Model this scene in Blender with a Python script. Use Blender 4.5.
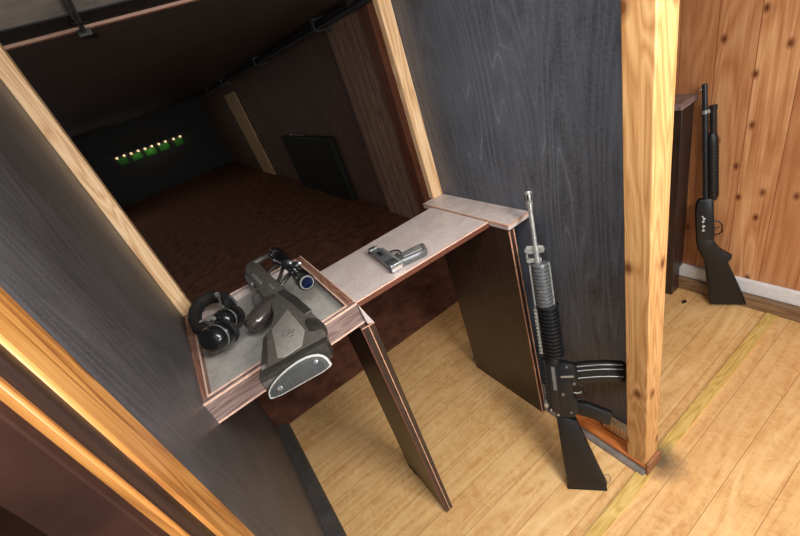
import bpy, math, random
from mathutils import Vector, Matrix
random.seed(7)
for o in list(bpy.data.objects): bpy.data.objects.remove(o)
SC = bpy.context.scene
COL = SC.collection
K = 0.9          # the place was surveyed in units of 0.9 m
H = 1.72         # eye height in those units

# ------------------------------------------------------------------ camera, world, lights, exposure
cam = bpy.data.objects.new('camera', bpy.data.cameras.new('camera')); COL.objects.link(cam)
R = ((0.78722858, -0.53874191, 0.30004721), (-0.50335925, -0.28031326, 0.81734567), (0.35623115, 0.79446941, 0.49185133))
right = Vector((R[0][0], R[0][1], -R[0][2])); up = -Vector((R[1][0], R[1][1], -R[1][2])); back = -Vector((R[2][0], R[2][1], -R[2][2]))
m = Matrix((right, up, back)).transposed().to_4x4(); m.translation = Vector((0, 0, H * K))
cam.matrix_world = m
cam.data.sensor_width = 36; cam.data.lens = 383.962 / 800 * 36; cam.data.clip_start = .02; cam.data.clip_end = 100
SC.camera = cam
SC.view_settings.view_transform = 'Standard'; SC.view_settings.look = 'None'
SC.view_settings.exposure = 0.0; SC.view_settings.gamma = 1; SC.view_settings.use_curve_mapping = False
world = bpy.data.worlds.new('world'); SC.world = world; world.use_nodes = True
world.node_tree.nodes['Background'].inputs[0].default_value = (.85, .92, 1, 1)
world.node_tree.nodes['Background'].inputs[1].default_value = 0.1

def area(name, loc, target, size, power, col, size_y=None):
    l = bpy.data.lights.new(name, 'AREA'); l.energy = power; l.color = col; l.size = size
    if size_y: l.shape = 'RECTANGLE'; l.size_y = size_y
    o = bpy.data.objects.new(name, l); COL.objects.link(o)
    o.location = Vector(loc) * K
    o.rotation_euler = (Vector(target) - Vector(loc)).to_track_quat('-Z', 'Y').to_euler()
    return o
area('ceiling_lamp_light', (0.66, -0.3, 2.05), (0.6, 0.7, 0), 0.5, 29, (1, .95, .88), .4)
area('bay_lamp_light', (0.15, 0.25, 2.07), (0.5, 0.8, 0.6), 0.4, 10, (.97, .98, 1), .3)
area('right_flash_light', (1.15, -1.6, 1.62), (0.4, 1.1, 0.6), 0.5, 8, (1, .96, .9), .4)
area('left_flash_light', (0.35, -1.6, 1.4), (0.8, 1.6, 0.2), 0.4, 20, (.97, .98, 1), .3)
area('side_room_light', (1.5, -0.3, 2.05), (1.9, 0.7, .4), 0.6, 2.5, (1, .93, .84), .6)
area('range_fill_area', (-0.3, 7.5, 2.05), (-0.3, 7.5, 0), 2.5, 7, (1, .97, .94), 7)  # added fill without a fixture, raises the dark range evenly
for y_, p_ in ((4.5, 4), (10.5, 6)):      # added fill lights, unseen behind the partition, to lift the dark range
    l = bpy.data.lights.new('range_fill_point', 'POINT'); l.energy = p_; l.color = (.98, .98, 1); l.shadow_soft_size = .25
    o = bpy.data.objects.new('range_fill_point', l); COL.objects.link(o); o.location = Vector((-2.0, y_, 1.1)) * K

# ------------------------------------------------------------------ materials
def lin(c):
    c = c / 255
    return c / 12.92 if c <= .04045 else ((c + .055) / 1.055) ** 2.4
def rgb(r, g, b): return (lin(r), lin(g), lin(b), 1)

class N:
    def __init__(s, name):
        s.m = bpy.data.materials.new(name); s.m.use_nodes = True; s.t = s.m.node_tree
        s.b = s.t.nodes['Principled BSDF']
        s.tc = s.t.nodes.new('ShaderNodeTexCoord')
        s.geo = s.t.nodes.new('ShaderNodeNewGeometry')
    def node(s, k, **kw):
        n = s.t.nodes.new(k)
        for a, v in kw.items(): setattr(n, a, v)
        return n
    def link(s, a, b): s.t.links.new(a, b)
    def math(s, op, a, b=None, c=None):
        n = s.node('ShaderNodeMath', operation=op)
        for i, v in enumerate((a, b, c)):
            if v is None: continue
            if isinstance(v, (int, float)): n.inputs[i].default_value = v
            else: s.link(v, n.inputs[i])
        return n.outputs[0]
    def ramp(s, f, stops):
        n = s.node('ShaderNodeValToRGB'); e = n.color_ramp.elements
        e[0].position = stops[0][0]; e[0].color = stops[0][1]; e[1].position = stops[-1][0]; e[1].color = stops[-1][1]
        for p, c in stops[1:-1]:
            x = e.new(p); x.color = c
        s.link(f, n.inputs[0]); return n.outputs[0]
    def mix(s, f, a, b, mode='MIX'):
        n = s.node('ShaderNodeMix', data_type='RGBA', blend_type=mode)
        for i, v in ((0, f), (6, a), (7, b)):
            if isinstance(v, (int, float)): n.inputs[i].default_value = v
            elif isinstance(v, tuple): n.inputs[i].default_value = v
            else: s.link(v, n.inputs[i])
        return n.outputs[2]
    def noise(s, vec, scale, detail=4, rough=.55, dist=0):
        n = s.node('ShaderNodeTexNoise'); n.inputs['Scale'].default_value = scale; n.inputs['Detail'].default_value = detail
        n.inputs['Roughness'].default_value = rough; n.inputs['Distortion'].default_value = dist
        s.link(vec, n.inputs['Vector']); return n.outputs['Fac']
    def comb(s, x, y, z):
        n = s.node('ShaderNodeCombineXYZ')
        for i, v in enumerate((x, y, z)):
            if isinstance(v, (int, float)): n.inputs[i].default_value = v
            else: s.link(v, n.inputs[i])
        return n.outputs[0]
    def sep(s, v):
        n = s.node('ShaderNodeSeparateXYZ'); s.link(v, n.inputs[0]); return n.outputs
    def bump(s, h, strength, dist=.002):
        n = s.node('ShaderNodeBump'); n.inputs['Strength'].default_value = strength; n.inputs['Distance'].default_value = dist
        s.link(h, n.inputs['Height']); s.link(n.outputs[0], s.b.inputs['Normal'])

def plain(name, col, rough=.5, metal=0, var=.15, scale=40, emit=None, spec=.5, bump=0, coat=0):
    n = N(name)
    f = n.noise(n.geo.outputs['Position'], scale, 3)
    d = tuple(c * (1 - var) for c in col[:3]) + (1,); l = tuple(min(1, c * (1 + var)) for c in col[:3]) + (1,)
    n.link(n.ramp(f, [(.3, d), (.7, l)]), n.b.inputs['Base Color'])
    n.b.inputs['Roughness'].default_value = rough; n.b.inputs['Metallic'].default_value = metal
    n.b.inputs['Specular IOR Level'].default_value = spec
    n.b.inputs['Coat Weight'].default_value = coat
    if bump: n.bump(f, bump)
    if emit:
        n.b.inputs['Emission Color'].default_value = emit[0]; n.b.inputs['Emission Strength'].default_value = emit[1]
    return n.m

def wood(name, dark, mid, light, grain='Z', plank=None, width=.11, seam=.03, seamcol=None, knots=0, pvar=.35,
         rough=.45, gs=1.0, stains=0, bump=.15, coat=0, off=0.0, mottle=0, dirt=None, ringw=.35):
    """grain axis, optional planks laid side by side along another axis (world coordinates, metres)"""
    n = N(name)
    P = n.sep(n.geo.outputs['Position'])
    ax = {'X': 0, 'Y': 1, 'Z': 2}
    g = P[ax[grain]]
    if plank:
        o = n.math('ADD', n.math('DIVIDE', P[ax[plank]], width), off)
        cell = n.math('FLOOR', o); fr = n.math('FRACT', o)
        wn = n.node('ShaderNodeTexWhiteNoise', noise_dimensions='1D'); n.link(cell, wn.inputs['W']); rnd = wn.outputs['Value']
        third = [a for a in 'XYZ' if a not in (grain, plank)][0]
        u = P[ax[plank]]; w = P[ax[third]]
    else:
        oth = [a for a in 'XYZ' if a != grain]
        u = P[ax[oth[0]]]; w = P[ax[oth[1]]]; rnd = None
    gz = g if rnd is None else n.math('ADD', g, n.math('MULTIPLY', rnd, 13.7))
    v1 = n.comb(n.math('MULTIPLY', u, 9 * gs), n.math('MULTIPLY', w, 9 * gs), n.math('MULTIPLY', gz, .9 * gs))
    v2 = n.comb(n.math('MULTIPLY', u, 120 * gs), n.math('MULTIPLY', w, 120 * gs), n.math('MULTIPLY', gz, 3 * gs))
    a = n.noise(v1, 1, 2, .4, .6)
    rings = n.math('FRACT', n.math('MULTIPLY', a, 9))
    rings = n.math('ABSOLUTE', n.math('SUBTRACT', n.math('MULTIPLY', rings, 2), 1))
    fine = n.noise(v2, 1, 3, .6)
    f = n.math('ADD', n.math('MULTIPLY', rings, ringw), n.math('MULTIPLY', fine, 1 - ringw))
    c = n.ramp(f, [(.2, dark), (.48, mid), (.78, light)])
    if rnd is not None and pvar:
        c = n.mix(n.math('MULTIPLY', rnd, pvar), c, dark)
    if knots:
        vk = n.comb(n.math('MULTIPLY', n.math('ADD', u, w), 8.5), n.math('MULTIPLY', g, 5.2), 0.0)
        vo = n.node('ShaderNodeTexVoronoi', voronoi_dimensions='2D'); vo.inputs['Scale'].default_value = knots; n.link(vk, vo.inputs['Vector'])
        k = n.ramp(vo.outputs['Distance'], [(.04, (1, 1, 1, 1)), (.08, (.6, .6, .6, 1)), (.16, (0, 0, 0, 1))])
        gate = n.math('GREATER_THAN', n.sep(vo.outputs['Color'])[0], .62)
        c = n.mix(n.math('MULTIPLY', k, gate), c, (dark[0] * .4, dark[1] * .25, dark[2] * .2, 1))
    if stains:
        s = n.noise(n.geo.outputs['Position'], 2.3, 5, .6)
        c = n.mix(n.ramp(s, [(.42, (0, 0, 0, 1)), (.75, (stains,) * 3 + (1,))]), c, dark)
    if mottle:
        mo = n.noise(n.geo.outputs['Position'], 26, 6, .7, 1.2)
        c = n.mix(n.ramp(mo, [(.40, (0, 0, 0, 1)), (.66, (.55, .55, .55, 1))]), c, light)
        sc_ = n.noise(n.geo.outputs['Position'], 55, 5, .75)
        c = n.mix(n.ramp(sc_, [(.60, (0, 0, 0, 1)), (.72, (.5, .5, .5, 1))]), c, dark)
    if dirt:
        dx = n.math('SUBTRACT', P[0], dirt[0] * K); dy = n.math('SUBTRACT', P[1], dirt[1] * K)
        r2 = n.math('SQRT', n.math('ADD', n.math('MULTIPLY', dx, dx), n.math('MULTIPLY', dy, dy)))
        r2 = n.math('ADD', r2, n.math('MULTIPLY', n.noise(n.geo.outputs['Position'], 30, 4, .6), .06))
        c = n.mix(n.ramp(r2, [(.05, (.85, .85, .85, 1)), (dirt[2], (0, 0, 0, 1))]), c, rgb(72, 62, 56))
    if plank:
        sm = n.math('LESS_THAN', n.math('ABSOLUTE', n.math('SUBTRACT', fr, .5)), .5 - seam / 2)
        c = n.mix(sm, seamcol or tuple(x * .35 for x in dark[:3]) + (1,), c)
    n.link(c, n.b.inputs['Base Color']); n.b.inputs['Roughness'].default_value = rough
    n.b.inputs['Coat Weight'].default_value = coat; n.b.inputs['Coat Roughness'].default_value = .25
    if bump: n.bump(f, bump)
    return n.m

def charcoal_board(name, dark, mid, light, scratch, rough=.42):
    """stained plywood: charcoal, cathedral grain, chalky smudges"""
    n = N(name); P = n.sep(n.geo.outputs['Position'])
    v = n.comb(n.math('MULTIPLY', P[1], 8), n.math('MULTIPLY', P[0], 8), n.math('MULTIPLY', P[2], 1.1))
    a = n.noise(v, 1, 1, .4, .3)
    r = n.math('ABSOLUTE', n.math('SUBTRACT', n.math('MULTIPLY', n.math('FRACT', n.math('MULTIPLY', a, 14)), 2), 1))
    fine = n.noise(n.comb(n.math('MULTIPLY', P[1], 260), n.math('MULTIPLY', P[0], 260), n.math('MULTIPLY', P[2], 8)), 1, 3, .7)
    grit = n.noise(n.geo.outputs['Position'], 190, 2, .8)
    big = n.noise(n.geo.outputs['Position'], 2.6, 5, .62, .4)
    f = n.math('ADD', n.math('ADD', n.math('MULTIPLY', fine, .35), n.math('MULTIPLY', grit, .5)), n.math('MULTIPLY', r, .12))
    c = n.ramp(f, [(.36, dark), (.5, mid), (.66, light)])
    c = n.mix(n.ramp(big, [(.35, (0, 0, 0, 1)), (.72, (.75, .75, .75, 1))]), c, light)
    line = n.ramp(r, [(.9, (0, 0, 0, 1)), (.99, (1, 1, 1, 1))])
    patch = n.ramp(n.noise(n.comb(n.math('MULTIPLY', P[1], 5), P[0], n.math('MULTIPLY', P[2], 1.2)), 1, 3), [(.5, (0, 0, 0, 1)), (.68, (.3, .3, .3, 1))])
    c = n.mix(n.math('MULTIPLY', line, patch), c, scratch)
    n.link(c, n.b.inputs['Base Color']); n.b.inputs['Roughness'].default_value = rough
    n.bump(f, .25, .001)
    return n.m

M = {}
M['pine'] = wood('pine_post', rgb(172, 120, 70), rgb(202, 152, 96), rgb(218, 176, 120), 'Z', knots=1.0, gs=2.2, rough=.5, ringw=.4)
M['pine_pale'] = wood('pine_batten', rgb(190, 140, 95), rgb(226, 184, 136), rgb(242, 212, 170), 'Z', gs=2, rough=.5)
M['pine_orange'] = wood('pine_left_post', rgb(132, 80, 38), rgb(192, 132, 68), rgb(214, 162, 96), 'Z', knots=.9, gs=1.5, rough=.35, coat=.3)
M['orange_rail'] = wood('orange_rail', rgb(150, 75, 30), rgb(196, 110, 52), rgb(214, 135, 70), 'Y', gs=2, rough=.4)
M['foot_brown'] = wood('brown_foot_board', rgb(96, 60, 40), rgb(140, 92, 62), rgb(160, 112, 80), 'X', gs=2, rough=.5)
M['pine_wall'] = wood('knotty_pine_planks', rgb(164, 104, 64), rgb(206, 146, 98), rgb(228, 178, 128), 'Z', 'Y', .125, .022, rgb(140, 82, 50), knots=1.25, pvar=.55, rough=.4, stains=.8, ringw=.3)
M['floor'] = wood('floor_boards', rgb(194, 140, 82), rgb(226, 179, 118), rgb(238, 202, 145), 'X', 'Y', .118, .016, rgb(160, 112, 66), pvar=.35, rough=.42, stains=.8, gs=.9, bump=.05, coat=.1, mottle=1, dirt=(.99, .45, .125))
M['range_floor'] = plain('reddish_range_floor', rgb(118, 76, 58), .8, var=.4, scale=9, spec=.2)
M['range_ceiling'] = wood('dark_ceiling_boards', rgb(72, 69, 67), rgb(86, 82, 80), rgb(100, 96, 93), 'X', 'Y', .32, .03, rgb(100, 88, 78), rough=.6, pvar=.4)
M['range_wall'] = wood('brown_range_wall', rgb(104, 82, 72), rgb(130, 104, 92), rgb(146, 118, 104), 'Z', rough=.6, stains=.6)
M['range_post'] = wood('brown_grooved_boards', rgb(140, 108, 90), rgb(184, 148, 126), rgb(206, 170, 148), 'Z', 'Y', .12, .06, rgb(40, 24, 18), rough=.55)
M['range_red'] = wood('reddish_casing', rgb(110, 66, 48), rgb(142, 86, 62), rgb(158, 98, 72), 'Z', rough=.45)
M['range_pale'] = wood('pale_plank', rgb(200, 165, 115), rgb(225, 190, 140), rgb(240, 210, 160), 'Z', rough=.6)
M['black_wall'] = plain('black_painted_wall', rgb(76, 76, 76), .8, var=.1, scale=6)
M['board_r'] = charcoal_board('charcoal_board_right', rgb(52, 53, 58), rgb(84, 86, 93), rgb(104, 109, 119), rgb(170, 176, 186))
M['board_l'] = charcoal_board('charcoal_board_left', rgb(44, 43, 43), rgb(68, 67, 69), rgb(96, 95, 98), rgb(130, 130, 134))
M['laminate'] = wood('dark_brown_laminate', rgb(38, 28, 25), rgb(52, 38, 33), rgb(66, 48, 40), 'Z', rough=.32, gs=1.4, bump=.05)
def laminate_top(name, a, b, c, rough=.35):
    n = N(name); p = n.geo.outputs['Position']
    f = n.math('ADD', n.math('MULTIPLY', n.noise(p, 16, 6, .65, .5), .6), n.math('MULTIPLY', n.noise(p, 110, 3, .6), .4))
    n.link(n.ramp(f, [(.3, a), (.5, b), (.7, c)]), n.b.inputs['Base Color']); n.b.inputs['Roughness'].default_value = rough
    return n.m
M['top'] = laminate_top('mottled_grey_laminate', rgb(182, 164, 157), rgb(204, 190, 185), rgb(218, 207, 203))
M['fascia'] = wood('grey_brown_wood_laminate', rgb(84, 66, 62), rgb(128, 108, 104), rgb(158, 140, 136), 'X', gs=3, rough=.4)
M['felt'] = laminate_top('grey_tray_lining', rgb(142, 138, 132), rgb(174, 171, 165), rgb(194, 191, 185), .7)
M['railtop'] = wood('tray_rail_wood', rgb(92, 60, 48), rgb(140, 98, 80), rgb(172, 130, 108), 'Y', gs=3, rough=.45)
M['edge'] = plain('copper_edge_band', rgb(206, 156, 126), .35, var=.25, scale=60)
M['edge_dark'] = plain('dark_red_edge', rgb(104, 60, 46), .45)
M['edge_pale'] = plain('pale_edge_band', rgb(226, 190, 172), .4, var=.15, scale=60)
M['grey_trim'] = plain('grey_vinyl_skirting', rgb(134, 126, 120), .45, var=.25, scale=30)
M['dark_trim'] = plain('dark_grey_skirting', rgb(70, 66, 64), .5, var=.3, scale=20)
M['white_trim'] = plain('white_skirting', rgb(226, 226, 228), .5, var=.06)
M['brown_trim'] = wood('brown_skirting', rgb(90, 66, 46), rgb(130, 100, 72), rgb(152, 122, 92), 'Y', gs=3, rough=.5)
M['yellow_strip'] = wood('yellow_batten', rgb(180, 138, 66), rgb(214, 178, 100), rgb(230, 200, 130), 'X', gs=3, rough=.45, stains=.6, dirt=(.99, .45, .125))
M['concrete'] = plain('grey_concrete_ceiling', rgb(190, 196, 198), .8, var=.2, scale=14)
M['beam'] = plain('dark_beam', rgb(40, 40, 42), .7)
M['pink_batten'] = wood('brown_batten', rgb(150, 112, 95), rgb(176, 136, 116), rgb(190, 150, 130), 'X', rough=.5)
M['blued'] = plain('blued_steel', rgb(50, 53, 57), .3, .4, .2)
M['gun'] = plain('gunmetal', rgb(112, 114, 116), .34, .45, .25, 90)
M['worn'] = plain('worn_grey_steel', rgb(160, 160, 155), .33, .5, .25, 120)
M['chrome'] = plain('bright_metal', rgb(225, 228, 232), .2, .9, .05)
M['black'] = plain('black_polymer', rgb(13, 13, 14), .5, 0, .15, 80)
M['satin'] = plain('satin_black_paint', rgb(30, 31, 33), .38, .3, .15, 80)
M['gloss'] = plain('glossy_black_plastic', rgb(20, 21, 23), .24, 0, .1, 80, coat=.5)
M['foam'] = plain('black_foam', rgb(22, 21, 21), .85, 0, .3, 150)
M['polymer'] = plain('olive_grey_polymer', rgb(92, 88, 82), .38, .1, .25, 70, bump=.15)
M['grip_poly'] = plain('satin_brown_black_polymer', rgb(62, 56, 54), .22, 0, .15, 60, coat=.3)
M['polymer_d'] = plain('dark_olive_polymer', rgb(54, 52, 49), .35, .1, .25, 70)
M['inlay'] = plain('grey_inlay', rgb(142, 139, 133), .45, .1, .14, 90, bump=.1)
M['engrave'] = plain('engraved_mark', rgb(52, 50, 48), .6)
M['pad'] = plain('ribbed_rubber', rgb(58, 60, 60), .6, 0, .2, 60)
M['pad_rim'] = plain('pale_grey_rim', rgb(178, 180, 176), .45, 0, .1, 60)
M['glass'] = plain('blue_coated_lens', rgb(14, 24, 52), .12, 0, .3, 60, spec=.4)
M['white_mark'] = plain('white_print', rgb(210, 212, 214), .5)
M['conduit'] = plain('grey_conduit', rgb(88, 94, 98), .45, .3)
M['green'] = plain('green_target_card', rgb(60, 150, 50), .7, var=.3)
M['bulb'] = plain('warm_bulb', rgb(255, 220, 160), .4, emit=((1, .74, .42, 1), .9))
M['cabinet'] = plain('dark_green_cabinet', rgb(44, 48, 42), .55)
M['darkred'] = plain('dark_red_brown_panel', rgb(54, 32, 24), .8, var=.5, scale=7, spec=.2)
M['chip'] = plain('dark_wood_chip', rgb(46, 30, 22), .7)

# ------------------------------------------------------------------ mesh building
ORG = {}
class MB:
    def __init__(s): s.v = []; s.f = []; s.p = []
    def add(s, vs, fs):
        o = len(s.v); s.p.append((o, o + len(vs), len(s.f), len(s.f) + len(fs))); s.v += [tuple(p) for p in vs]; s.f += [tuple(i + o for i in f) for f in fs]; return s
    def box(s, x0, x1, y0, y1, z0, z1):
        return s.add([(x, y, z) for z in (z0, z1) for y in (y0, y1) for x in (x0, x1)],
                     [(0, 2, 3, 1), (4, 5, 7, 6), (0, 1, 5, 4), (2, 6, 7, 3), (0, 4, 6, 2), (1, 3, 7, 5)])
    def obox(s, F, u0, u1, v0, v1, w0, w1):
        return s.add([F(u, v, w) for w in (w0, w1) for v in (v0, v1) for u in (u0, u1)],
                     [(0, 2, 3, 1), (4, 5, 7, 6), (0, 1, 5, 4), (2, 6, 7, 3), (0, 4, 6, 2), (1, 3, 7, 5)])
    def prism(s, F, poly, w0, w1, inset=0.0, edge=0.0):
        """extrude an outline between w0 and w1; edge > 0 chamfers both rims"""
        n = len(poly)
        if edge <= 0:
            rings = [(w0, 0), (w1, 0)]
        else:
            e = min(edge, abs(w1 - w0) * .45); sg = 1 if w1 > w0 else -1
            rings = [(w0, e), (w0 + sg * e * .3, e * .3), (w0 + sg * e, 0), (w1 - sg * e, 0), (w1 - sg * e * .3, e * .3), (w1, e)]
        ar = sum(poly[i][0] * poly[(i + 1) % n][1] - poly[(i + 1) % n][0] * poly[i][1] for i in range(n))
        sgn = 1 if ar > 0 else -1
        vs = []
        for w, e in rings:
            for i in range(n):
                p0, p, p1 = Vector(poly[i - 1]), Vector(poly[i]), Vector(poly[(i + 1) % n])
                a = (p - p0).normalized(); b = (p1 - p).normalized()
                na = Vector((-a.y, a.x)) * sgn; nb = Vector((-b.y, b.x)) * sgn
                q = (na + nb); q = q / max(.5, q.length_squared / 2) if q.length > 1e-6 else na
                P = p + q * e
                vs.append(F(P.x, P.y, w))
        fs = [tuple(range(n))[::-1], tuple(range((len(rings) - 1) * n, len(rings) * n))]
        for r in range(len(rings) - 1):
            for i in range(n):
                j = (i + 1) % n; fs.append((r * n + i, r * n + j, (r + 1) * n + j, (r + 1) * n + i))
        return s.add(vs, fs)
    def lathe(s, O, axis, prof, seg=20, sx=1.0, ref=None, sy=1.0):
        O = Vector(O); a = Vector(axis).normalized()
        r = Vector(ref) if ref is not None else (Vector((0, 0, 1)) if abs(a.z) < .9 else Vector((1, 0, 0)))
        b = (r - a * r.dot(a)).normalized(); c = a.cross(b)
        vs = []
        for t, rad in prof:
            for k in range(seg):
                th = 2 * math.pi * k / seg
                vs.append(O + a * t + (b * math.cos(th) * sx + c * math.sin(th) * sy) * rad)
        n = len(prof); fs = [tuple(range(seg))[::-1], tuple(range((n - 1) * seg, n * seg))]
        for i in range(n - 1):
            for k in range(seg):
                l = (k + 1) % seg; fs.append((i * seg + k, i * seg + l, (i + 1) * seg + l, (i + 1) * seg + k))
        return s.add(vs, fs)
    def rod(s, a, b, r, seg=12, r2=None):
        a = Vector(a); b = Vector(b); L = (b - a).length
        return s.lathe(a, b - a, [(0, r), (L, r if r2 is None else r2)], seg)
    def tube(s, pts, r, seg=10, flat=1.0, ref=(0, 0, 1)):
        pts = [Vector(p) for p in pts]; vs = []
        rr = r if isinstance(r, (list, tuple)) else [r] * len(pts)
        for i, p in enumerate(pts):
            t = (pts[min(i + 1, len(pts) - 1)] - pts[max(i - 1, 0)]).normalized()
            q = Vector(ref); b = q - t * q.dot(t)
            if b.length < 1e-3: b = Vector((1, 0, 0)) - t * t.x
            b.normalize(); c = t.cross(b)
            for k in range(seg):
                th = 2 * math.pi * k / seg; vs.append(p + (b * math.cos(th) * flat + c * math.sin(th)) * rr[i])
        n = len(pts); fs = [tuple(range(seg))[::-1], tuple(range((n - 1) * seg, n * seg))]
        for i in range(n - 1):
            for k in range(seg):
                l = (k + 1) % seg; fs.append((i * seg + k, i * seg + l, (i + 1) * seg + l, (i + 1) * seg + k))
        return s.add(vs, fs)
    def each(s, name, mat, parent=None, **kw):
        for a, b, c, d in s.p:
            q = MB(); q.add(s.v[a:b], [tuple(i - a for i in f) for f in s.f[c:d]]); q.build(name, mat, parent, **kw)
    def build(s, name, mat, parent=None, bevel=0, smooth=40, org=None):
        me = bpy.data.meshes.new(name)
        if parent is not None: L = ORG[parent.name]
        elif org is not None: L = Vector(org)
        else:
            xs, ys, zs = zip(*s.v); L = Vector(((min(xs) + max(xs)) / 2, (min(ys) + max(ys)) / 2, min(zs)))
        me.from_pydata([(Vector(p) - L) * K for p in s.v], [], s.f); me.update()
        import bmesh
        bm = bmesh.new(); bm.from_mesh(me); bmesh.ops.recalc_face_normals(bm, faces=bm.faces); bm.to_mesh(me); bm.free()
        if smooth:
            for p in me.polygons: p.use_smooth = True
            me.set_sharp_from_angle(angle=math.radians(smooth))
        me.materials.append(M[mat] if isinstance(mat, str) else mat)
        o = bpy.data.objects.new(name, me); COL.objects.link(o)
        if parent is not None: o.parent = parent
        else: o.location = L * K
        ORG[o.name] = L
        if bevel:
            b = o.modifiers.new('bevel', 'BEVEL'); b.width = bevel * K; b.segments = 2; b.limit_method = 'ANGLE'; b.angle_limit = math.radians(35)
            b.harden_normals = False
        return o
def W(x, y, z): return Vector((x, y, z))
def thing(name, label, cat, org, group=None):
    o = bpy.data.objects.new(name, None); COL.objects.link(o); o.empty_display_size = .05
    o.location = Vector(org) * K; ORG[o.name] = Vector(org); o['label'] = label; o['category'] = cat
    if group: o['group'] = group
    return o
def tag(o, label, cat, group=None):
    o['label'] = label; o['category'] = cat
    if group: o['group'] = group
    return o
def struct(o, label=None, cat=None):
    o['kind'] = 'structure'
    if label: o['label'] = label
    if cat: o['category'] = cat
    return o
def frame(O, a, d):
    O = Vector(O); a = Vector(a).normalized(); d = Vector(d); d = (d - a * a.dot(d)).normalized(); n = a.cross(d)
    return (lambda u, v, w=0: O + a * u + d * v + n * w), a, d, n

# ------------------------------------------------------------------ the room
struct(MB().box(-2.6, 2.3, -1.2, 1.95, -.06, 0).build('floor', 'floor'), 'honey coloured floorboards in front of the shooting bay', 'floor')
struct(MB().box(-2.6, 2.3, 1.95, 14.4, -.06, -.002).build('floor', 'range_floor'), 'dark reddish brown floor of the range beyond the counter', 'floor')
struct(MB().box(-2.6, 2.3, -1.2, 1.78, 2.1, 2.16).build('ceiling', 'concrete'), 'grey concrete ceiling at the top left corner', 'ceiling')
struct(MB().box(-2.6, 2.0, 1.98, 14.4, 2.1, 2.16).build('ceiling', 'range_ceiling'), 'dark boarded ceiling over the range', 'ceiling')
struct(MB().box(-.9, 1.9, 1.78, 1.955, 2.095, 2.2).build('trim_1', 'beam', bevel=.004), 'dark beam across the ceiling above the bay opening', 'beam')
struct(MB().box(-.9, 1.9, 1.955, 1.985, 2.085, 2.12).build('trim_2', 'pink_batten', bevel=.003), 'thin brown batten at the edge of the boarded ceiling', 'batten')
# partitions of the shooting bay
wl = MB().box(-.30, -.24, .655, 1.69, 0, 2.1).box(-.30, -.24, 1.69, 1.95, 0, .97)
struct(wl.build('wall_left', 'board_l'), 'charcoal board partition on the left of the bay', 'partition')
struct(MB().box(.98, 1.0, .53, 1.44, .03, 2.1).build('wall_right', 'board_r'), 'charcoal board partition behind the leaning rifle', 'partition')
struct(MB().box(2.11, 2.18, -1.2, 1.95, 0, 2.1).build('wall_far_right', 'pine_wall'), 'knotty orange pine plank wall behind the shotgun', 'wall')
struct(MB().box(2.0, 2.08, 3.131, 14.3, 0, 2.1).build('wall_range_right', 'range_wall'), 'dim brown side wall of the range', 'wall')
struct(MB().box(-2.6, 2.0, 14.3, 14.4, 0, 2.1).build('wall_range_end', 'black_wall'), 'black end wall of the range behind the targets', 'wall')
struct(MB().box(-2.6, -2.5, 1.95, 14.3, 0, 2.1).build('wall_range_left', 'black_wall'), 'black left wall of the range', 'wall')
# battens on the opening
struct(MB().box(-.24, -.19, 1.665, 1.72, 1.05, 2.1).build('trim_3', 'pine_pale', bevel=.003), 'pale pine batten up the left edge of the opening', 'batten')
struct(MB().box(.922, .979, 1.425, 1.46, 1.056, 2.1).build('trim_4', 'pine_pale', bevel=.003), 'pale pine batten up the right edge of the opening', 'batten')
# right post
struct(MB().box(.9, .985, .458, .53, .061, 2.1).build('trim_5', 'pine', bevel=.004), 'knotty pine corner post on the right of the bay', 'post')
struct(MB().box(.898, .992, .447, .4575, .0, .075).build('trim_6', 'foot_brown', bevel=.003), 'brown wooden foot board on the front of the right corner post', 'post base')
struct(MB().box(.945, .979, .531, .66, .067, .125).build('trim_13', 'pine_pale', bevel=.003), 'pale offcut of wood under the charcoal board beside the post', 'wood block')
# left post with its casing and a dark board for its shaded front
lp = thing('trim_7', 'orange pine post at the near end of the left partition', 'post', (-.28, .58, 0)); lp['kind'] = 'structure'
MB().box(-.33, -.236, .557, .654, 0, 2.1).build('post_board', 'pine_orange', lp, bevel=.005)
MB().box(-.33, -.2405, .536, .556, 0, 2.1).build('shade_board', 'laminate', lp)  # dark board put in for the shade on the post's front face
MB().box(-.33, -.252, .524, .535, 0, 2.1).build('casing_bead', 'pine_orange', lp, bevel=.004)
MB().box(-.33, -.262, .50, .521, 0, 2.1).build('casing_board', 'darkred', lp, bevel=.003)
struct(MB().box(-1.7, -.335, 1.0, 1.04, 0, 2.1).build('wall_left_bay', 'darkred'), 'dark red brown panel beyond the left post', 'wall')
# skirtings
sk = MB()
sk.prism(lambda u, v, w=0: Vector((.985 - u, w, v)), [(0, 0), (.10, 0), (.10, .012), (.085, .03), (.06, .04), (0, .04)], .458, 1.44)
struct(sk.build('baseboard_right', 'grey_trim'), 'grey skirting under the charcoal board on the right', 'skirting')
struct(MB().box(.898, .979, .458, .92, .041, .0605).build('trim_8', 'orange_rail', bevel=.004), 'orange wooden rail above the grey skirting', 'rail')
sk = MB(); sk.prism(lambda u, v, w=0: Vector((-.24 + u, w, v)), [(0, 0), (.066, 0), (.062, .012), (.04, .03), (.015, .04), (0, .04)], .66, 1.95)
struct(sk.build('baseboard_left', 'dark_trim'), 'dark grey skirting under the left partition', 'skirting')
struct(MB().box(2.06, 2.11, -1.2, 1.9, 0, .072).build('baseboard_far_right', 'brown_trim', bevel=.006), 'worn brown skirting along the pine wall', 'skirting')
struct(MB().box(2.088, 2.11, -1.2, 1.9, .073, .15).build('trim_9', 'white_trim', bevel=.004), 'white strip above the brown skirting', 'skirting')
struct(MB().box(.3, 2.06, .44, .486, 0, .008).build('trim_10', 'yellow_strip', bevel=.002), 'yellow wooden strip laid across the floor', 'floor strip')
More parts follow.
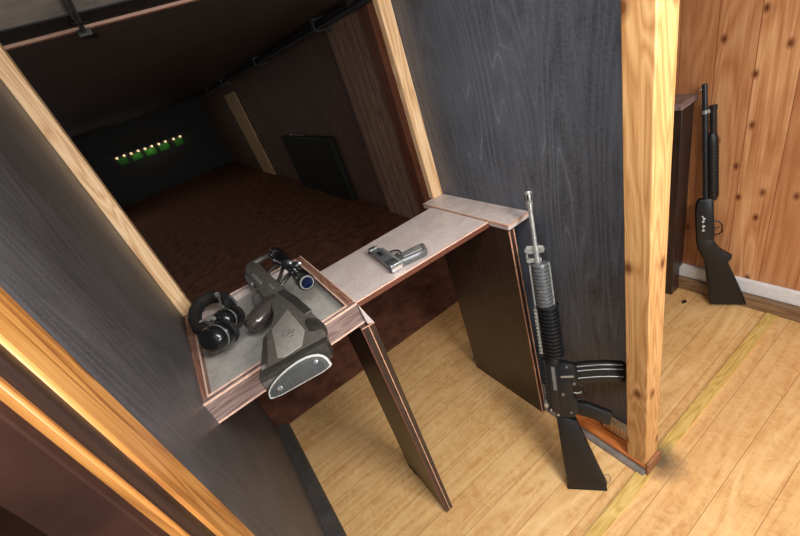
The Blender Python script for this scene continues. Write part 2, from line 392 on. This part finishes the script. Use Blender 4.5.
# range side wall dressing
struct(MB().box(1.93, 1.999, 3.30, 4.02, 0, 2.1).build('trim_11', 'range_post', bevel=.004), 'brown grooved upright boards inside the range', 'boarding')
struct(MB().box(1.92, 1.999, 3.14, 3.29, 0, 2.1).build('trim_12', 'range_red', bevel=.004), 'reddish casing beside the grooved boards', 'casing')
struct(MB().box(2.0, 2.08, 1.96, 3.13, 0, 2.1).build('wall_range_near', 'black_wall'), 'black return wall beside the opening', 'wall')

# ------------------------------------------------------------------ shooting counter
def strips(parent, segs, mat, r=.0035, name='edge_band'):
    for grp in segs:
        b = MB()
        for a, c in grp:
            a = Vector(a); c = Vector(c); t = (c - a).normalized()
            q = Vector((0, 0, 1)) if abs(t.z) < .7 else Vector((0, 1, 0)); s1 = t.cross(q).normalized(); s2 = t.cross(s1)
            vs = [p + s1 * i * r + s2 * j * r for p in (a, c) for i, j in ((-1, -1), (1, -1), (1, 1), (-1, 1))]
            b.add(vs, [(0, 1, 2, 3), (4, 5, 6, 7), (0, 1, 5, 4), (1, 2, 6, 5), (2, 3, 7, 6), (3, 0, 4, 7)])
        b.build(name, mat, parent)
ct = thing('shooting_counter', 'dark laminate shooting counter with grey mottled top and raised tray on the left', 'counter', (.4, 1.2, 0))
xy = lambda u, v, w=0: Vector((u, v, w))
tb = MB().prism(xy, [(.277, 1.052), (.865, 1.022), (.865, 1.375), (.284, 1.386)], 1.03, 1.05).build('counter_board', 'top', ct, bevel=.001)
strips(tb, [[((.277, 1.051, 1.049), (.865, 1.021, 1.049))]], 'edge_pale', .0022)
MB().prism(xy, [(.277, 1.049), (.865, 1.019), (.865, 1.0225), (.277, 1.0525)], 1.028, 1.0465).build('edge_band', 'edge_dark', tb)
lg = MB().prism(xy, [(.867, .922), (.979, .922), (.979, 1.44), (.867, 1.44)], 1.034, 1.056).build('ledge_board', 'top', ct, bevel=.001)
strips(lg, [[((.867, .921, 1.054), (.979, .921, 1.054)), ((.866, .921, 1.054), (.866, 1.022, 1.054))], [((.866, 1.022, 1.0555), (.866, 1.44, 1.0555))]], 'edge', .002)
sp = MB().box(.866, .888, .922, 1.385, .0, 1.033).build('support_panel', 'laminate', ct, bevel=.001)
strips(sp, [[((.866, .922, .004), (.866, .922, 1.03))], [((.888, .922, .004), (.888, .922, 1.03))]], 'edge', .002)
sp = MB().add([(.217, .9, .006), (.249, .9, .006), (.249, 1.2, .006), (.217, 1.2, .006), (.249, 1.018, .969), (.296, 1.012, .969), (.296, 1.25, .969), (.249, 1.25, .969)],
              [(0, 3, 2, 1), (4, 5, 6, 7), (0, 1, 5, 4), (1, 2, 6, 5), (2, 3, 7, 6), (3, 0, 4, 7)]).build('support_panel', 'laminate', ct)
strips(sp, [[((.217, .899, .008), (.249, 1.017, .969))]], 'edge_dark', .0018)
strips(sp, [[((.233, .898, .008), (.275, 1.013, .969))], [((.249, 1.017, .969), (.296, 1.011, .969))]], 'edge', .0015)
MB().box(.214, .240, 1.13, 1.20, 0, .006).build('foot', 'black', sp)
MB().add([(.277, 1.034, 1.049), (.2775, 1.02, .972), (.297, 1.010, .970), (.279, 1.06, 1.049), (.2775, 1.06, .972), (.297, 1.06, .970)],
         [(0, 1, 2), (3, 5, 4), (0, 3, 4, 1), (1, 4, 5, 2), (2, 5, 3, 0)]).build('corner_wedge', 'top', ct)
# tray
tr = MB().prism(xy, [(-.238, 1.05), (.27, 1.06), (.28, 1.60), (-.226, 1.63)], 1.005, 1.02).build('tray_bottom', 'felt', ct)
fb = MB().prism(xy, [(-.256, 1.03), (.2765, 1.042), (.2765, 1.062), (-.252, 1.054)], .972, 1.05)
fs = fb.build('tray_fascia', 'fascia', tr, bevel=.001)
strips(tr, [[((-.256, 1.03, 1.05), (.2765, 1.042, 1.05))], [((-.256, 1.03, .973), (.2765, 1.042, .973))], [((-.256, 1.03, .973), (-.256, 1.03, 1.05))],
            [((-.225, 1.056, 1.05), (.25, 1.062, 1.05))]], 'edge_pale', .0028)
MB().prism(xy, [(-.254, 1.055), (-.224, 1.055), (-.205, 1.62), (-.236, 1.66)], 1.02, 1.05).build('tray_rail', 'railtop', tr, bevel=.001)
MB().prism(xy, [(.248, 1.067), (.276, 1.067), (.286, 1.62), (.258, 1.62)], 1.02, 1.052).build('tray_rail', 'railtop', tr, bevel=.001)
MB().prism(xy, [(-.236, 1.66), (-.204, 1.62), (.286, 1.60), (.286, 1.622)], 1.02, 1.045).build('tray_rail', 'top', tr, bevel=.001)
strips(tr, [[((-.224, 1.058, 1.051), (-.205, 1.62, 1.051))], [((.277, 1.06, 1.052), (.287, 1.62, 1.052))], [((.248, 1.067, 1.052), (.258, 1.62, 1.052))],
            [((-.236, 1.66, 1.046), (.286, 1.622, 1.046))]], 'edge_pale', .0022)

nb = thing('shooting_counter', 'dark counter end of the next bay standing against the pine wall', 'counter', (2.0, 1.1, 0))
MB().box(1.98, 2.058, .89, 1.3, 0, 1.07).build('support_panel', 'laminate', nb, bevel=.002)
MB().box(2.058, 2.087, .89, 1.3, .155, 1.07).build('side_filler', 'laminate', nb)
MB().box(1.96, 2.109, .885, 1.32, 1.071, 1.10).build('ledge_board', 'fascia', nb, bevel=.002)

# ------------------------------------------------------------------ rifle leaning on the counter end
F, a, d, n = frame((.656, .638, 0.002), (.274, .234, 1.163), (.103, -.108, 0))
rf = thing('assault_rifle', 'black rifle with ribbed handguard and curved magazine leaning against the counter end', 'rifle', (.70, .60, 0))
g = [(0.0, .004), (-.001, .146), (.03, .150), (.055, .142), (.16, .112), (.319, .068), (.335, .03), (.34, -.004), (.2, -.002)]
st = MB().prism(F, g, -.019, .019, edge=.008).build('stock', 'black', rf)
MB().prism(F, [(-.004, .002), (-.004, .148), (.004, .148), (.004, .002)], -.018, .018, edge=.002).build('butt_plate', 'foam', st)
MB().tube([F(.028, .148), F(.022, .160), F(.045, .166), F(.062, .160), F(.056, .145)], .0022, 8).build('sling_loop', 'worn', st)
lr = MB().prism(F, [(.335, -.006), (.335, .06), (.355, .078), (.41, .078), (.425, .068), (.47, .068), (.475, .085), (.56, .08), (.57, .05), (.57, .012), (.36, -.006)], -.015, .015, edge=.004)
lr = lr.build('lower_receiver', 'satin', rf)
ur = MB().prism(F, [(.36, -.016), (.36, .012), (.575, .018), (.59, .03), (.592, -.014)], -.017, .017, edge=.004)
ur.lathe(F(.565, .01), a, [(0, .020), (.005, .026), (.024, .029), (.03, .026)], 20)
tp = [(.59, -.016), (.36, -.016)]
for i in range(14): tp += [(.36 + i * .0164, -.029), (.368 + i * .0164, -.029), (.368 + i * .0164, -.024), (.3762 + i * .0164, -.024)]
ur.prism(F, tp, -.010, .010)
ur = ur.build('upper_receiver', 'satin', rf)
# camera-side details of the receiver
sd = 1
b = MB()
for w in (-.0155,):
    b.lathe(F(.44, .03, w), n * (1 if w > 0 else -1), [(0, .006), (.004, .006), (.0045, .004)], 14)
    b.lathe(F(.555, .055, w), n * (1 if w > 0 else -1), [(0, .005), (.003, .005)], 14)
    b.lathe(F(.36, .052, w), n * (1 if w > 0 else -1), [(0, .005), (.003, .005)], 14)
    b.lathe(F(.485, .074, w), n * (1 if w > 0 else -1), [(0, .006), (.004, .006)], 14)
b.each('pin', 'gun', lr)
b = MB()
b.obox(F, .46, .56, .000, .012, -.0185, -.0172)
b.each('ejection_port_cover', 'gun', ur)
b = MB()
b.obox(F, .512, .518, .03, .075, -.019, -.0155)
b.each('bolt_catch', 'worn', lr)
mg = [(.556, .07), (.562, .10), (.565, .14), (.563, .19), (.557, .242), (.55, .252), (.508, .253), (.480, .243), (.484, .19), (.484, .14), (.478, .075)]
mb = MB().prism(F, mg, -.0125, .0125, edge=.004).build('magazine', 'satin', rf)
b = MB()
for off in (.0, .018, .048):
    for w in (-.0125,):
        pts = [F(.552 - off + .004 * math.sin((v - .09) / .15 * math.pi), v, w) for v in [.09 + .015 * i for i in range(11)]]
        b.tube(pts, .0024, 6)
b.each('magazine_rib', 'gun', mb)
MB().prism(F, [(.398, .074), (.392, .112), (.352, .190), (.345, .194), (.300, .182), (.297, .176), (.328, .118), (.345, .074)], -.014, .014, edge=.006).build('pistol_grip', 'black', rf)
b = MB(); b.tube([F(.405, .078), F(.408, .102), F(.43, .106), F(.462, .104), F(.474, .084)], .0032, 8); b.build('trigger_guard', 'satin', lr)
b = MB(); b.tube([F(.435, .07), F(.432, .085), F(.438, .097)], .003, 8); b.build('trigger', 'worn', lr)
# handguard
prof = [(0, .030)]
b = MB()
pr = [(.592, .028), (.596, .034)]
for i in range(13):
    u = .600 + i * .0147; pr += [(u, .0375), (u + .007, .0375), (u + .0085, .030), (u + .0135, .030)]
pr += [(.795, .040), (.803, .040)]
u0 = pr[0][0]
b.lathe(F(u0, .016), a, [(u - u0, r) for u, r in pr], 28).build('handguard', 'satin', rf)
pr = [(.803, .030)]
for i in range(11):
    u = .807 + i * .0132; pr += [(u, .0315), (u + .006, .0315), (u + .0075, .025), (u + .012, .025)]
pr += [(.953, .031), (.962, .029), (.966, .015)]
u0 = pr[0][0]
MB().lathe(F(u0, .009), a, [(u - u0, r) for u, r in pr], 28).build('handguard', 'gun', rf)
b = MB(); b.obox(F, .80, .96, -.027, -.021, -.008, .008)
b.obox(F, .80, .962, .0385, .0435, -.005, .005); 
tp = [(.80, -.020), (.61, -.020)]
for i in range(13): tp += [(.61 + i * .0146, -.032), (.6175 + i * .0146, -.032), (.6175 + i * .0146, -.027), (.6246 + i * .0146, -.027)]
b.prism(F, tp, -.008, .008)
b.each('rail', 'worn', rf)
# barrel, sight block, flash hider
br = MB().lathe(F(.95, .003), a, [(0, .010), (.06, .010), (.062, .008), (.222, .0078)], 18).build('barrel', 'worn', rf)
b = MB()
b.lathe(F(1.006, .003), a, [(0, .013), (.022, .013)], 18); b.lathe(F(.966, .003), a, [(0, .013), (.018, .013)], 18)
b.prism(F, [(1.0, -.03), (1.0, .028), (1.012, .032), (1.024, .026), (1.03, -.026), (1.018, -.034)], -.006, .006, edge=.002)
b.prism(F, [(.968, -.032), (.966, .016), (.980, .018), (.984, -.028)], -.006, .006, edge=.002)
b.lathe(F(1.014, -.026, -.011), n, [(0, .009), (.022, .009)], 14); b.lathe(F(1.014, .024, -.011), n, [(0, .008), (.022, .008)], 14)
b.lathe(F(.976, -.024, -.009), n, [(0, .008), (.018, .008)], 14)
b.obox(F, .975, 1.015, -.032, -.026, -.003, .003)
b.build('front_sight_block', 'worn', rf)
fh = [(1.163, .0085), (1.165, .0115), (1.169, .0115), (1.170, .009), (1.173, .009), (1.174, .0118), (1.178, .0118), (1.179, .0095), (1.184, .0112), (1.214, .0125), (1.2175, .0115)]
fo = MB().lathe(F(1.163, .003), a, [(u - 1.163, r) for u, r in fh], 24).build('flash_hider', 'worn', br)
b = MB()
for k in range(6):
    th = k * math.pi / 3 + .2; c = math.cos(th); s_ = math.sin(th)
    b.tube([F(1.188, .003 + c * .0112, s_ * .0112), F(1.208, .003 + c * .0122, s_ * .0122)], .0026, 6)
b.each('slot', 'black', fo)
b = MB(); b.obox(F, .372, .40, -.040, -.029, -.006, .006)
for w in (-.016, .004): b.lathe(F(.392, -.034, w), n, [(0, .008), (.012, .008)], 14)
b.lathe(F(.366, -.016, -.012), n, [(0, .007), (.024, .007)], 14); b.lathe(F(.348, .004, -.017), n, [(0, .005), (.034, .005)], 12)
b.build('rear_sight', 'worn', ur)

# ------------------------------------------------------------------ shotgun against the pine wall
F, a, d, n = frame((1.985, .713, .014), (.08, .135, 1.135), (.09, -.134, 0))
sg = thing('pump_shotgun', 'black pump shotgun with pistol grip stock leaning against the pine wall', 'shotgun', (2.02, .65, 0))
sp_ = [(0.004, .010), (-.010, .16), (-.004, .166), (.12, .128), (.209, .099), (.252, .086), (.270, .098), (.288, .102), (.300, .09), (.311, .076), (.337, .052), (.372, .034), (.395, .028), (.395, -.042), (.34, -.036), (.269, -.010), (.14, .0)]
MB().prism(F, sp_, -.02, .02, edge=.010).build('stock', 'black', sg)
rc = MB().prism(F, [(.385, -.042), (.385, .028), (.41, .031), (.60, .028), (.612, .02), (.615, -.026), (.60, -.036), (.564, -.043)], -.017, .017, edge=.006).build('receiver', 'satin', sg)
b = MB()
for i, (u, w_) in enumerate(((.445, .01), (.458, .006), (.468, .012), (.482, .005), (.494, .01), (.508, .014), (.520, .006))):
    for s_ in (-.0172,): b.obox(F, u, u + .008, -.020 + .004 * (i % 2), -.020 + w_, s_, s_ + (.0006 if s_ > 0 else -.0006))
b.each('white_mark', 'white_mark', rc)
b = MB(); b.tube([F(.41, .028), F(.412, .050), F(.425, .062), F(.462, .062), F(.480, .050), F(.488, .028)], .0042, 8, .8).build('trigger_guard', 'satin', rc)
MB().tube([F(.45, .028), F(.446, .042), F(.452, .054)], .003, 8).build('trigger', 'satin', rc)
MB().lathe(F(.6, .001), a, [(0, .0145), (.02, .0125), (.545, .0105), (.5452, .008), (.53, .0078)], 20).build('barrel', 'blued', sg)
MB().lathe(F(.6, .031), a, [(0, .0135), (.425, .0135), (.428, .0155), (.446, .0155), (.448, .011)], 20).build('magazine_tube', 'blued', sg)
pr = [(.61, .018), (.616, .0225)]
for i in range(14):
    u = .63 + i * .017; pr += [(u, .0245), (u + .010, .0245), (u + .0115, .0225), (u + .0155, .0225)]
pr += [(.885, .0245), (.91, .021), (.925, .0165)]
MB().lathe(F(.61, .026), a, [(u - .61, r) for u, r in pr], 22).build('forend', 'black', sg)
b = MB().obox(F, 1.018, 1.034, .004, .030, -.005, .005); b.lathe(F(1.018, .001), a, [(0, .0135), (.016, .0135)], 18); b.build('barrel_clamp', 'worn', sg)
MB().lathe(F(1.125, -.010), -d, [(0, .003), (.006, .003), (.008, .001)], 10).build('bead_sight', 'worn', sg)

# ------------------------------------------------------------------ pistol lying on the counter
pt = thing('pistol', 'small grey metal pistol lying on its side on the counter', 'pistol', (.52, 1.15, 1.0505))
F, a, d, n = frame((.465, 1.072, 1.0505), (.022, .21, 0), (1, -.1, 0))
F_ = F; F = lambda u, v, w=0: F_(u, v, 0) + Vector((0, 0, w))
sl = MB().prism(F, [(0, -.018), (0, .022), (.19, .020), (.208, .016), (.212, .010), (.212, -.010), (.205, -.016)], .004, .031, edge=.005)
sl = sl.build('slide', 'gun', pt)
b = MB()
for i in range(6): b.obox(F, .014 + i * .006, .017 + i * .006, -.0175, .020, .0305, .032)
b.obox(F, .10, .14, -.008, .008, .0305, .0318)
b.each('serration', 'blued', sl)
MB().obox(F, .182, .192, -.017, .019, .030, .0325).build('front_band', 'chrome', sl)
b = MB().prism(F, [(-.004, -.017), (-.004, .024), (.004, .024), (.004, -.017)], .004, .032, edge=.002)
b.build('back_plate', 'chrome', sl)
b = MB(); b.lathe(F(.205, -.002, .0175), a, [(0, .0075), (.012, .0075)], 16); b.build('muzzle', 'blued', sl)
MB().prism(F, [(-.002, .020), (.0, .034), (.16, .032), (.17, .020)], .007, .029, edge=.003).build('frame', 'worn', pt)
gp = MB().prism(F, [(.0, .026), (-.012, .09), (-.014, .122), (-.006, .132), (.034, .146), (.044, .138), (.050, .10), (.056, .03)], .002, .034, edge=.012).build('grip', 'gun', pt)
MB().prism(F, [(.006, .045), (-.004, .115), (.030, .128), (.042, .05)], .033, .0355, edge=.001).build('grip_panel', 'worn', gp)
MB().tube([F(.052, .03, .018), F(.06, .062, .018), (F(.10, .066, .018)), F(.118, .052, .018), F(.122, .032, .018)], .0036, 8).build('trigger_guard', 'blued', pt)
MB().tube([F(.085, .03, .018), F(.078, .044, .018), F(.084, .056, .018)], .003, 8).build('trigger', 'blued', pt)
b = MB().obox(F, .0, .008, -.023, -.017, .008, .026); b.obox(F, .195, .200, -.022, -.016, .014, .020); b.each('sight', 'blued', sl)

# ------------------------------------------------------------------ scoped rifle lying across the tray
rg = thing('scoped_rifle', 'grey polymer rifle with scope lying on its side across the tray', 'rifle', (.05, 1.2, 1.055))
Z0, Z1 = 1.060, 1.112
stock = [(-.076, .889), (-.066, .935), (-.042, 1.02), (-.022, 1.07), (.005, 1.10), (.030, 1.14), (.045, 1.18), (.055, 1.25), (.075, 1.30),
         (.120, 1.30), (.134, 1.20), (.140, 1.10), (.142, .99), (.130, .930), (.106, .864), (.02, .876)]
sk_ = MB().prism(xy, stock, Z0, Z1, edge=.014).build('stock', 'polymer', rg)
MB().prism(xy, [(.088, 1.135), (.078, 1.128), (.014, 1.078), (-.014, .930), (.0, .915), (.055, .915), (.088, .975)], Z1 - .002, Z1 + .0025, edge=.002).build('inlay', 'inlay', sk_)
MB().prism(xy, [(-.078, .890), (.108, .862), (.122, .888), (-.070, .922)], Z0 - .001, Z1 + .0025, edge=.003).build('butt_collar', 'polymer_d', sk_)
MB().prism(xy, [(.100, 1.285), (.124, 1.285), (.138, 1.18), (.143, 1.05), (.118, 1.05), (.112, 1.16)], Z1 - .004, Z1 + .003, edge=.003).build('spine_ridge', 'polymer_d', sk_)
MB().prism(xy, [(-.060, .940), (-.040, .936), (-.004, 1.075), (-.020, 1.062)], Z1 - .004, Z1 + .002, edge=.002).build('belly_ridge', 'polymer_d', sk_)
b = MB()   # engraved emblem: loose little strokes
for p in ([(.034, 1.025), (.040, 1.035), (.048, 1.03)], [(.030, 1.012), (.042, 1.018), (.054, 1.010)], [(.036, 1.0), (.046, 1.004), (.060, .996)],
          [(.044, .985), (.056, .984)], [(.026, 1.0), (.030, 1.006)], [(.060, 1.01), (.066, 1.002)], [(.050, 1.02), (.058, 1.022)]):
    b.tube([(x, y, Z1 + .0028) for x, y in p], .0011, 6)
b.build('emblem', 'engrave', sk_)
# cheek hump and lower slots
MB().lathe((.112, .925, 1.092), (.03, 1, 0), [(0, .012), (.01, .024), (.035, .031), (.08, .030), (.12, .022), (.14, .010)], 18, sx=.8).build('cheek_piece', 'polymer_d', sk_)
b = MB()
for y0 in (.92, 1.0): b.prism(xy, [(-.062 + (y0 - .92) * .25, y0), (-.052 + (y0 - .92) * .25, y0), (-.044 + (y0 - .92) * .25, y0 + .045), (-.054 + (y0 - .92) * .25, y0 + .045)], Z1 - .006, Z1 + .001)
b.each('sling_slot', 'worn', sk_)
# butt pad: plane across the stock end, leaning back a little
Fp, pa, pd, pn = frame((-.076, .893, 1.086), (.172, -.029, .0), (0, .35, 1))
def dshape(L, h0, h1, k=14):
    pts = [(L * i / 6, -h0) for i in range(7)]
    pts[0] = (.006, -h0 * .9); pts[-1] = (L - .006, -h0 * .9)
    for i in range(k + 1):
        t = math.pi * i / k; x = L / 2 + L / 2 * math.cos(t)
        pts.append((x, -h0 * .8 + (h1 + h0 * .8) * math.sin(t) ** .75 * (.62 + .38 * x / L)))
    return pts
pad = MB().prism(Fp, dshape(.176, .036, .030), .0, .014, edge=.003).build('butt_pad', 'polymer_d', sk_)
def shift(poly, dx, s): return [((x - .088) * s + .088 + dx, y * s) for x, y in poly]
MB().prism(Fp, shift(dshape(.176, .038, .034), 0, 1.0), .014, .022, edge=.003).build('pad_rim', 'pad_rim', pad.parent)
face = MB().prism(Fp, shift(dshape(.176, .036, .030), 0, .93), .022, .026, edge=.002)
for i in range(20):
    x = .018 + i * .0072; hh = -.028 + .050 * math.sin(math.pi * min(1, max(0, x / .176))) ** .75 * (.62 + .38 * x / .176)
    face.obox(Fp, x, x + .0036, -.031, hh * .9, .0255, .0285)
face.build('ribbed_face', 'pad', pad.parent)
b = MB()
for x in (.036, .142): b.lathe(Fp(x, -.016 if x < .1 else .0, .026), pn, [(0, .0065), (.0035, .0065), (.004, .004)], 16)
b.each('screw', 'chrome', pad.parent)
# pistol grip (glossy bulb pointing left)
MB().tube([(.085, 1.285, 1.09), (.05, 1.272, 1.09), (.01, 1.25, 1.088), (-.015, 1.238, 1.084), (-.034, 1.230, 1.082), (-.042, 1.227, 1.081)], [.034, .040, .040, .038, .032, .020], 18, .75).build('pistol_grip', 'grip_poly', rg)
# receiver
rec = MB().prism(xy, [(.066, 1.295), (.128, 1.295), (.130, 1.34), (.126, 1.444), (.124, 1.534), (.124, 1.629), (.104, 1.71), (.076, 1.71), (.056, 1.65), (.052, 1.60), (.056, 1.506), (.052, 1.41), (.050, 1.331)], 1.066, 1.110, edge=.010).build('receiver', 'polymer', rg)
b = MB()
b.prism(xy, [(.070, 1.43), (.066, 1.55), (.078, 1.56), (.082, 1.44)], 1.109, 1.113); b.prism(xy, [(.095, 1.335), (.103, 1.335), (.100, 1.39), (.092, 1.39)], 1.109, 1.112)
b.each('side_plate', 'worn', rec)
b = MB(); b.tube([(.058, 1.44, 1.088), (.030, 1.425, 1.088), (.014, 1.37, 1.088), (.020, 1.31, 1.088), (.05, 1.29, 1.088)], .0055, 8); b.build('trigger_guard', 'gun', rec)
MB().tube([(.055, 1.36, 1.088), (.036, 1.35, 1.088), (.028, 1.335, 1.088)], .0045, 8).build('trigger', 'chrome', rec)
MB().prism(xy, [(.062, 1.50), (.044, 1.50), (.036, 1.56), (.044, 1.62), (.062, 1.62)], 1.074, 1.102, edge=.006).build('magazine', 'gun', rg)
MB().tube([(.088, 1.69, 1.09), (.105, 1.715, 1.09), (.15, 1.715, 1.092), (.190, 1.705, 1.094)], [.017, .015, .013, .010], 12).build('front_grip', 'polymer', rg)
# mount and scope
b = MB(); b.tube([(.112, 1.50, 1.10), (.150, 1.50, 1.115), (.185, 1.48, 1.12)], .007, 8); b.tube([(.116, 1.37, 1.10), (.150, 1.40, 1.115), (.185, 1.46, 1.12)], .007, 8)
b.tube([(.118, 1.34, 1.10), (.155, 1.345, 1.115), (.188, 1.37, 1.12)], .008, 8)
b.each('scope_mount', 'polymer_d', rg)
so = Vector((.192, 1.20, 1.130)); sa = Vector((.002, .40, -.004)); san = sa.normalized()
scp = MB().lathe(so, sa, [(0, .0285), (.003, .031), (.06, .030), (.068, .025), (.09, .022), (.11, .019), (.235, .017), (.27, .020), (.305, .031), (.395, .032), (.40, .028)], 28).build('scope', 'gloss', rg)
MB().lathe(so, sa, [(-.003, .0205), (-.003, .0245), (.004, .0268), (.004, .0205)], 28).build('eyepiece_ring', 'worn', scp)
MB().lathe(so, sa, [(-.0031, .0206), (-.0045, .014), (-.005, .001)], 24).build('lens', 'glass', scp)
b = MB(); b.lathe(so + san * .165, (1, 0, .15), [(0, .016), (.030, .015), (.032, .012)], 18); b.lathe(so + san * .165, (.15, 0, 1), [(0, .016), (.026, .015)], 18)
b.each('turret', 'satin', scp)
b = MB(); b.lathe(so + san * .165 + Vector((.031, 0, .005)), (1, 0, .15), [(0, .011), (.008, .010)], 16); b.lathe(so + san * .165 + Vector((.004, 0, .026)), (.15, 0, 1), [(0, .011), (.006, .010)], 16)
b.each('turret_cap', 'chrome', scp)
b = MB()
for t in (.115, .225): b.lathe(so + san * t, sa, [(0, .021), (.012, .021)], 20)
b.each('scope_ring', 'satin', scp)

# ------------------------------------------------------------------ ear defenders
ed = thing('ear_defenders', 'black padded ear defenders lying in the tray beside the rifle grip', 'ear defenders', (-.12, 1.38, 1.021))
def cup(c, ax, r, name='ear_cup'):
    ax = Vector(ax).normalized(); c = Vector(c)
    o = MB().lathe(c, ax, [(-.030, r * .94), (-.026, r), (-.004, r), (.0, r * .93), (.004, r * .96), (.022, r * .92), (.033, r * .80), (.039, r * .55), (.041, .004)], 32, sx=.88).build(name, 'gloss', ed)
    MB().lathe(c, ax, [(-.054, r * .84), (-.050, r * .93), (-.036, r * .95), (-.030, r * .88)], 28, sx=.85).build('ear_cushion', 'foam', o)
    MB().lathe(c, ax, [(-.003, r * .95), (.0, r * .975), (.003, r * .96)], 32, sx=.88).build('seam_ring', 'worn', o)
    return o
cup((-.140, 1.262, 1.094), (-.66, -.6, .32), .054)
cup((-.092, 1.352, 1.092), (-.55, -.65, .35), .046)
# headband: flat padded arc rising behind the cups
band = [(-.160, 1.36, 1.085), (-.183, 1.40, 1.09), (-.186, 1.46, 1.10), (-.172, 1.51, 1.11), (-.146, 1.545, 1.115), (-.112, 1.55, 1.115), (-.082, 1.53, 1.11), (-.062, 1.49, 1.105), (-.055, 1.43, 1.10)]
MB().tube(band, .022, 14, 1.25, ref=(0, -.55, 1)).add([], []).build('head_band', 'foam', ed)
b = MB(); b.tube([(-.168, 1.40, 1.105), (-.150, 1.36, 1.12), (-.125, 1.31, 1.12)], .004, 8); b.tube([(-.05, 1.48, 1.115), (-.04, 1.42, 1.125), (-.035, 1.38, 1.115)], .005, 8)
b.tube([(-.07, 1.49, 1.13), (-.075, 1.44, 1.14), (-.085, 1.38, 1.125), (-.10, 1.33, 1.12)], .004, 8)
b.each('wire_yoke', 'gun', ed)
b = MB(); b.lathe((-.078, 1.50, 1.125), (0, -.3, 1), [(0, .010), (.012, .009)], 14); b.lathe((-.165, 1.40, 1.10), (0, -.3, 1), [(0, .009), (.012, .008)], 14)
b.lathe((-.120, 1.325, 1.128), (0, -.3, 1), [(0, .008), (.008, .007)], 14)
b.each('hinge_button', 'worn', ed)

# ------------------------------------------------------------------ things in the range
side = ['far left', 'second from the left', 'middle', 'second from the right', 'far right']
tx = [-.80, -.41, -.02, .38, .82]
for i in range(5):
    z = 1.25 - i * .014
    t = thing('lit_target', 'small green lit target board, the %s one of the five in the dark' % side[i], 'target', (tx[i], 14.25, z - .17), 'lit targets at the end of the range')
    t['label'] = 'small lit green target at the end of the range, ' + ['leftmost and dimmest', 'second from the left', 'middle one', 'second from the right', 'rightmost'][i] + ' of five'
    w = (.13, .15, .16, .15, .13)[i]
    MB().box(tx[i] - w, tx[i] + w, 14.27, 14.3, z - .17, z + .01).build('target_board', 'green', t)
    MB().box(tx[i] - w, tx[i] + w, 14.2, 14.3, z + .085, z + .095).build('hood', 'beam', t)
    for k in (-1, 1):
        MB().lathe((tx[i] + k * .10, 14.24, z + .02), (0, 0, 1), [(0, .02), (.02, .034), (.05, .034), (.064, .02)], 12).build('bulb', 'bulb', t)
    l = bpy.data.lights.new('target_lamp_light', 'POINT'); l.energy = (.04, .15, .22, .12, .07)[i]; l.color = (1, .9, .6); l.shadow_soft_size = .02
    lo = bpy.data.objects.new('target_lamp_light', l); COL.objects.link(lo); lo.location = Vector((tx[i], 14.15, z - .02)) * K
tag(MB().prism(lambda u, v, w=0: Vector((w, u, v)), [(9.1, 0), (10.1, 0), (10.3, 1.83), (9.2, 1.83)], 1.94, 1.985).build('wooden_plank', 'range_pale', bevel=.004), 'pale wooden plank standing upright against the range side wall', 'plank')
cb = thing('cabinet', 'dark low cabinet standing against the range side wall', 'cabinet', (1.94, 6.0, 0))
MB().box(1.90, 1.985, 5.0, 7.1, 0, .92).build('body', 'cabinet', cb, bevel=.01)
MB().box(1.888, 1.899, 5.05, 6.03, .05, .88).build('door', 'cabinet', cb, bevel=.004); MB().box(1.888, 1.899, 6.06, 7.05, .05, .88).build('door', 'cabinet', cb, bevel=.004)
b = MB(); b.rod((1.93, 6.0, .943), (1.94, 6.5, .943), .014, 10); b.lathe((1.94, 6.5, .943), (.01, .45, 0), [(0, .014), (.03, .022), (.12, .022)], 12)
tag(b.build('metal_fitting', 'chrome'), 'small shiny metal fitting lying on top of the dark cabinet', 'fitting')
# conduits
b = MB()
cn = thing('conduit', 'grey conduit on brackets running along the top of the range side wall', 'conduit', (1.9, 6, 2.0))
MB().rod((1.88, 2.6, 2.03), (1.88, 12, 2.03), .028, 12).build('pipe', 'conduit', cn)
MB().rod((1.80, 3.2, 2.055), (1.80, 12, 2.055), .018, 12).build('pipe', 'beam', cn)
for y in (3.9, 6.2, 9.0, 11):
    MB().box(1.755, 1.99, y - .02, y + .02, 2.075, 2.099).box(1.915, 1.93, y - .02, y + .02, 1.96, 2.075).box(1.755, 1.77, y - .02, y + .02, 2.0, 2.075).box(1.77, 1.915, y - .02, y + .02, 1.985, 1.998).build('bracket', 'conduit', cn)
cc = thing('cable', 'pair of grey cables with a dark junction clip on the ceiling at the top left', 'cable', (.03, 1.7, 2.08))
MB().tube([(.035, 1.0, 2.09), (.034, 1.4, 2.088), (.030, 1.7, 2.085), (.028, 1.95, 2.075)], .006, 8).build('cable_run', 'conduit', cc)
MB().tube([(.018, 1.0, 2.09), (.016, 1.4, 2.088), (.016, 1.7, 2.083), (.024, 1.95, 2.075)], .005, 8).build('cable_run', 'conduit', cc)
b = MB().box(.005, .048, 1.94, 1.99, 2.062, 2.084); b.tube([(.0, 1.80, 2.08), (.05, 1.83, 2.078)], .007, 8); b.tube([(.02, 1.98, 2.07), (.06, 2.02, 2.07)], .008, 8)
b.each('junction_clip', 'black', cc)
tag(MB().prism(xy, [(1.935, .812), (1.955, .822), (1.975, .812), (1.958, .800)], 0, .006).build('wood_chip', 'chip'), 'small dark chip of wood lying on the floor near the shotgun', 'wood chip')
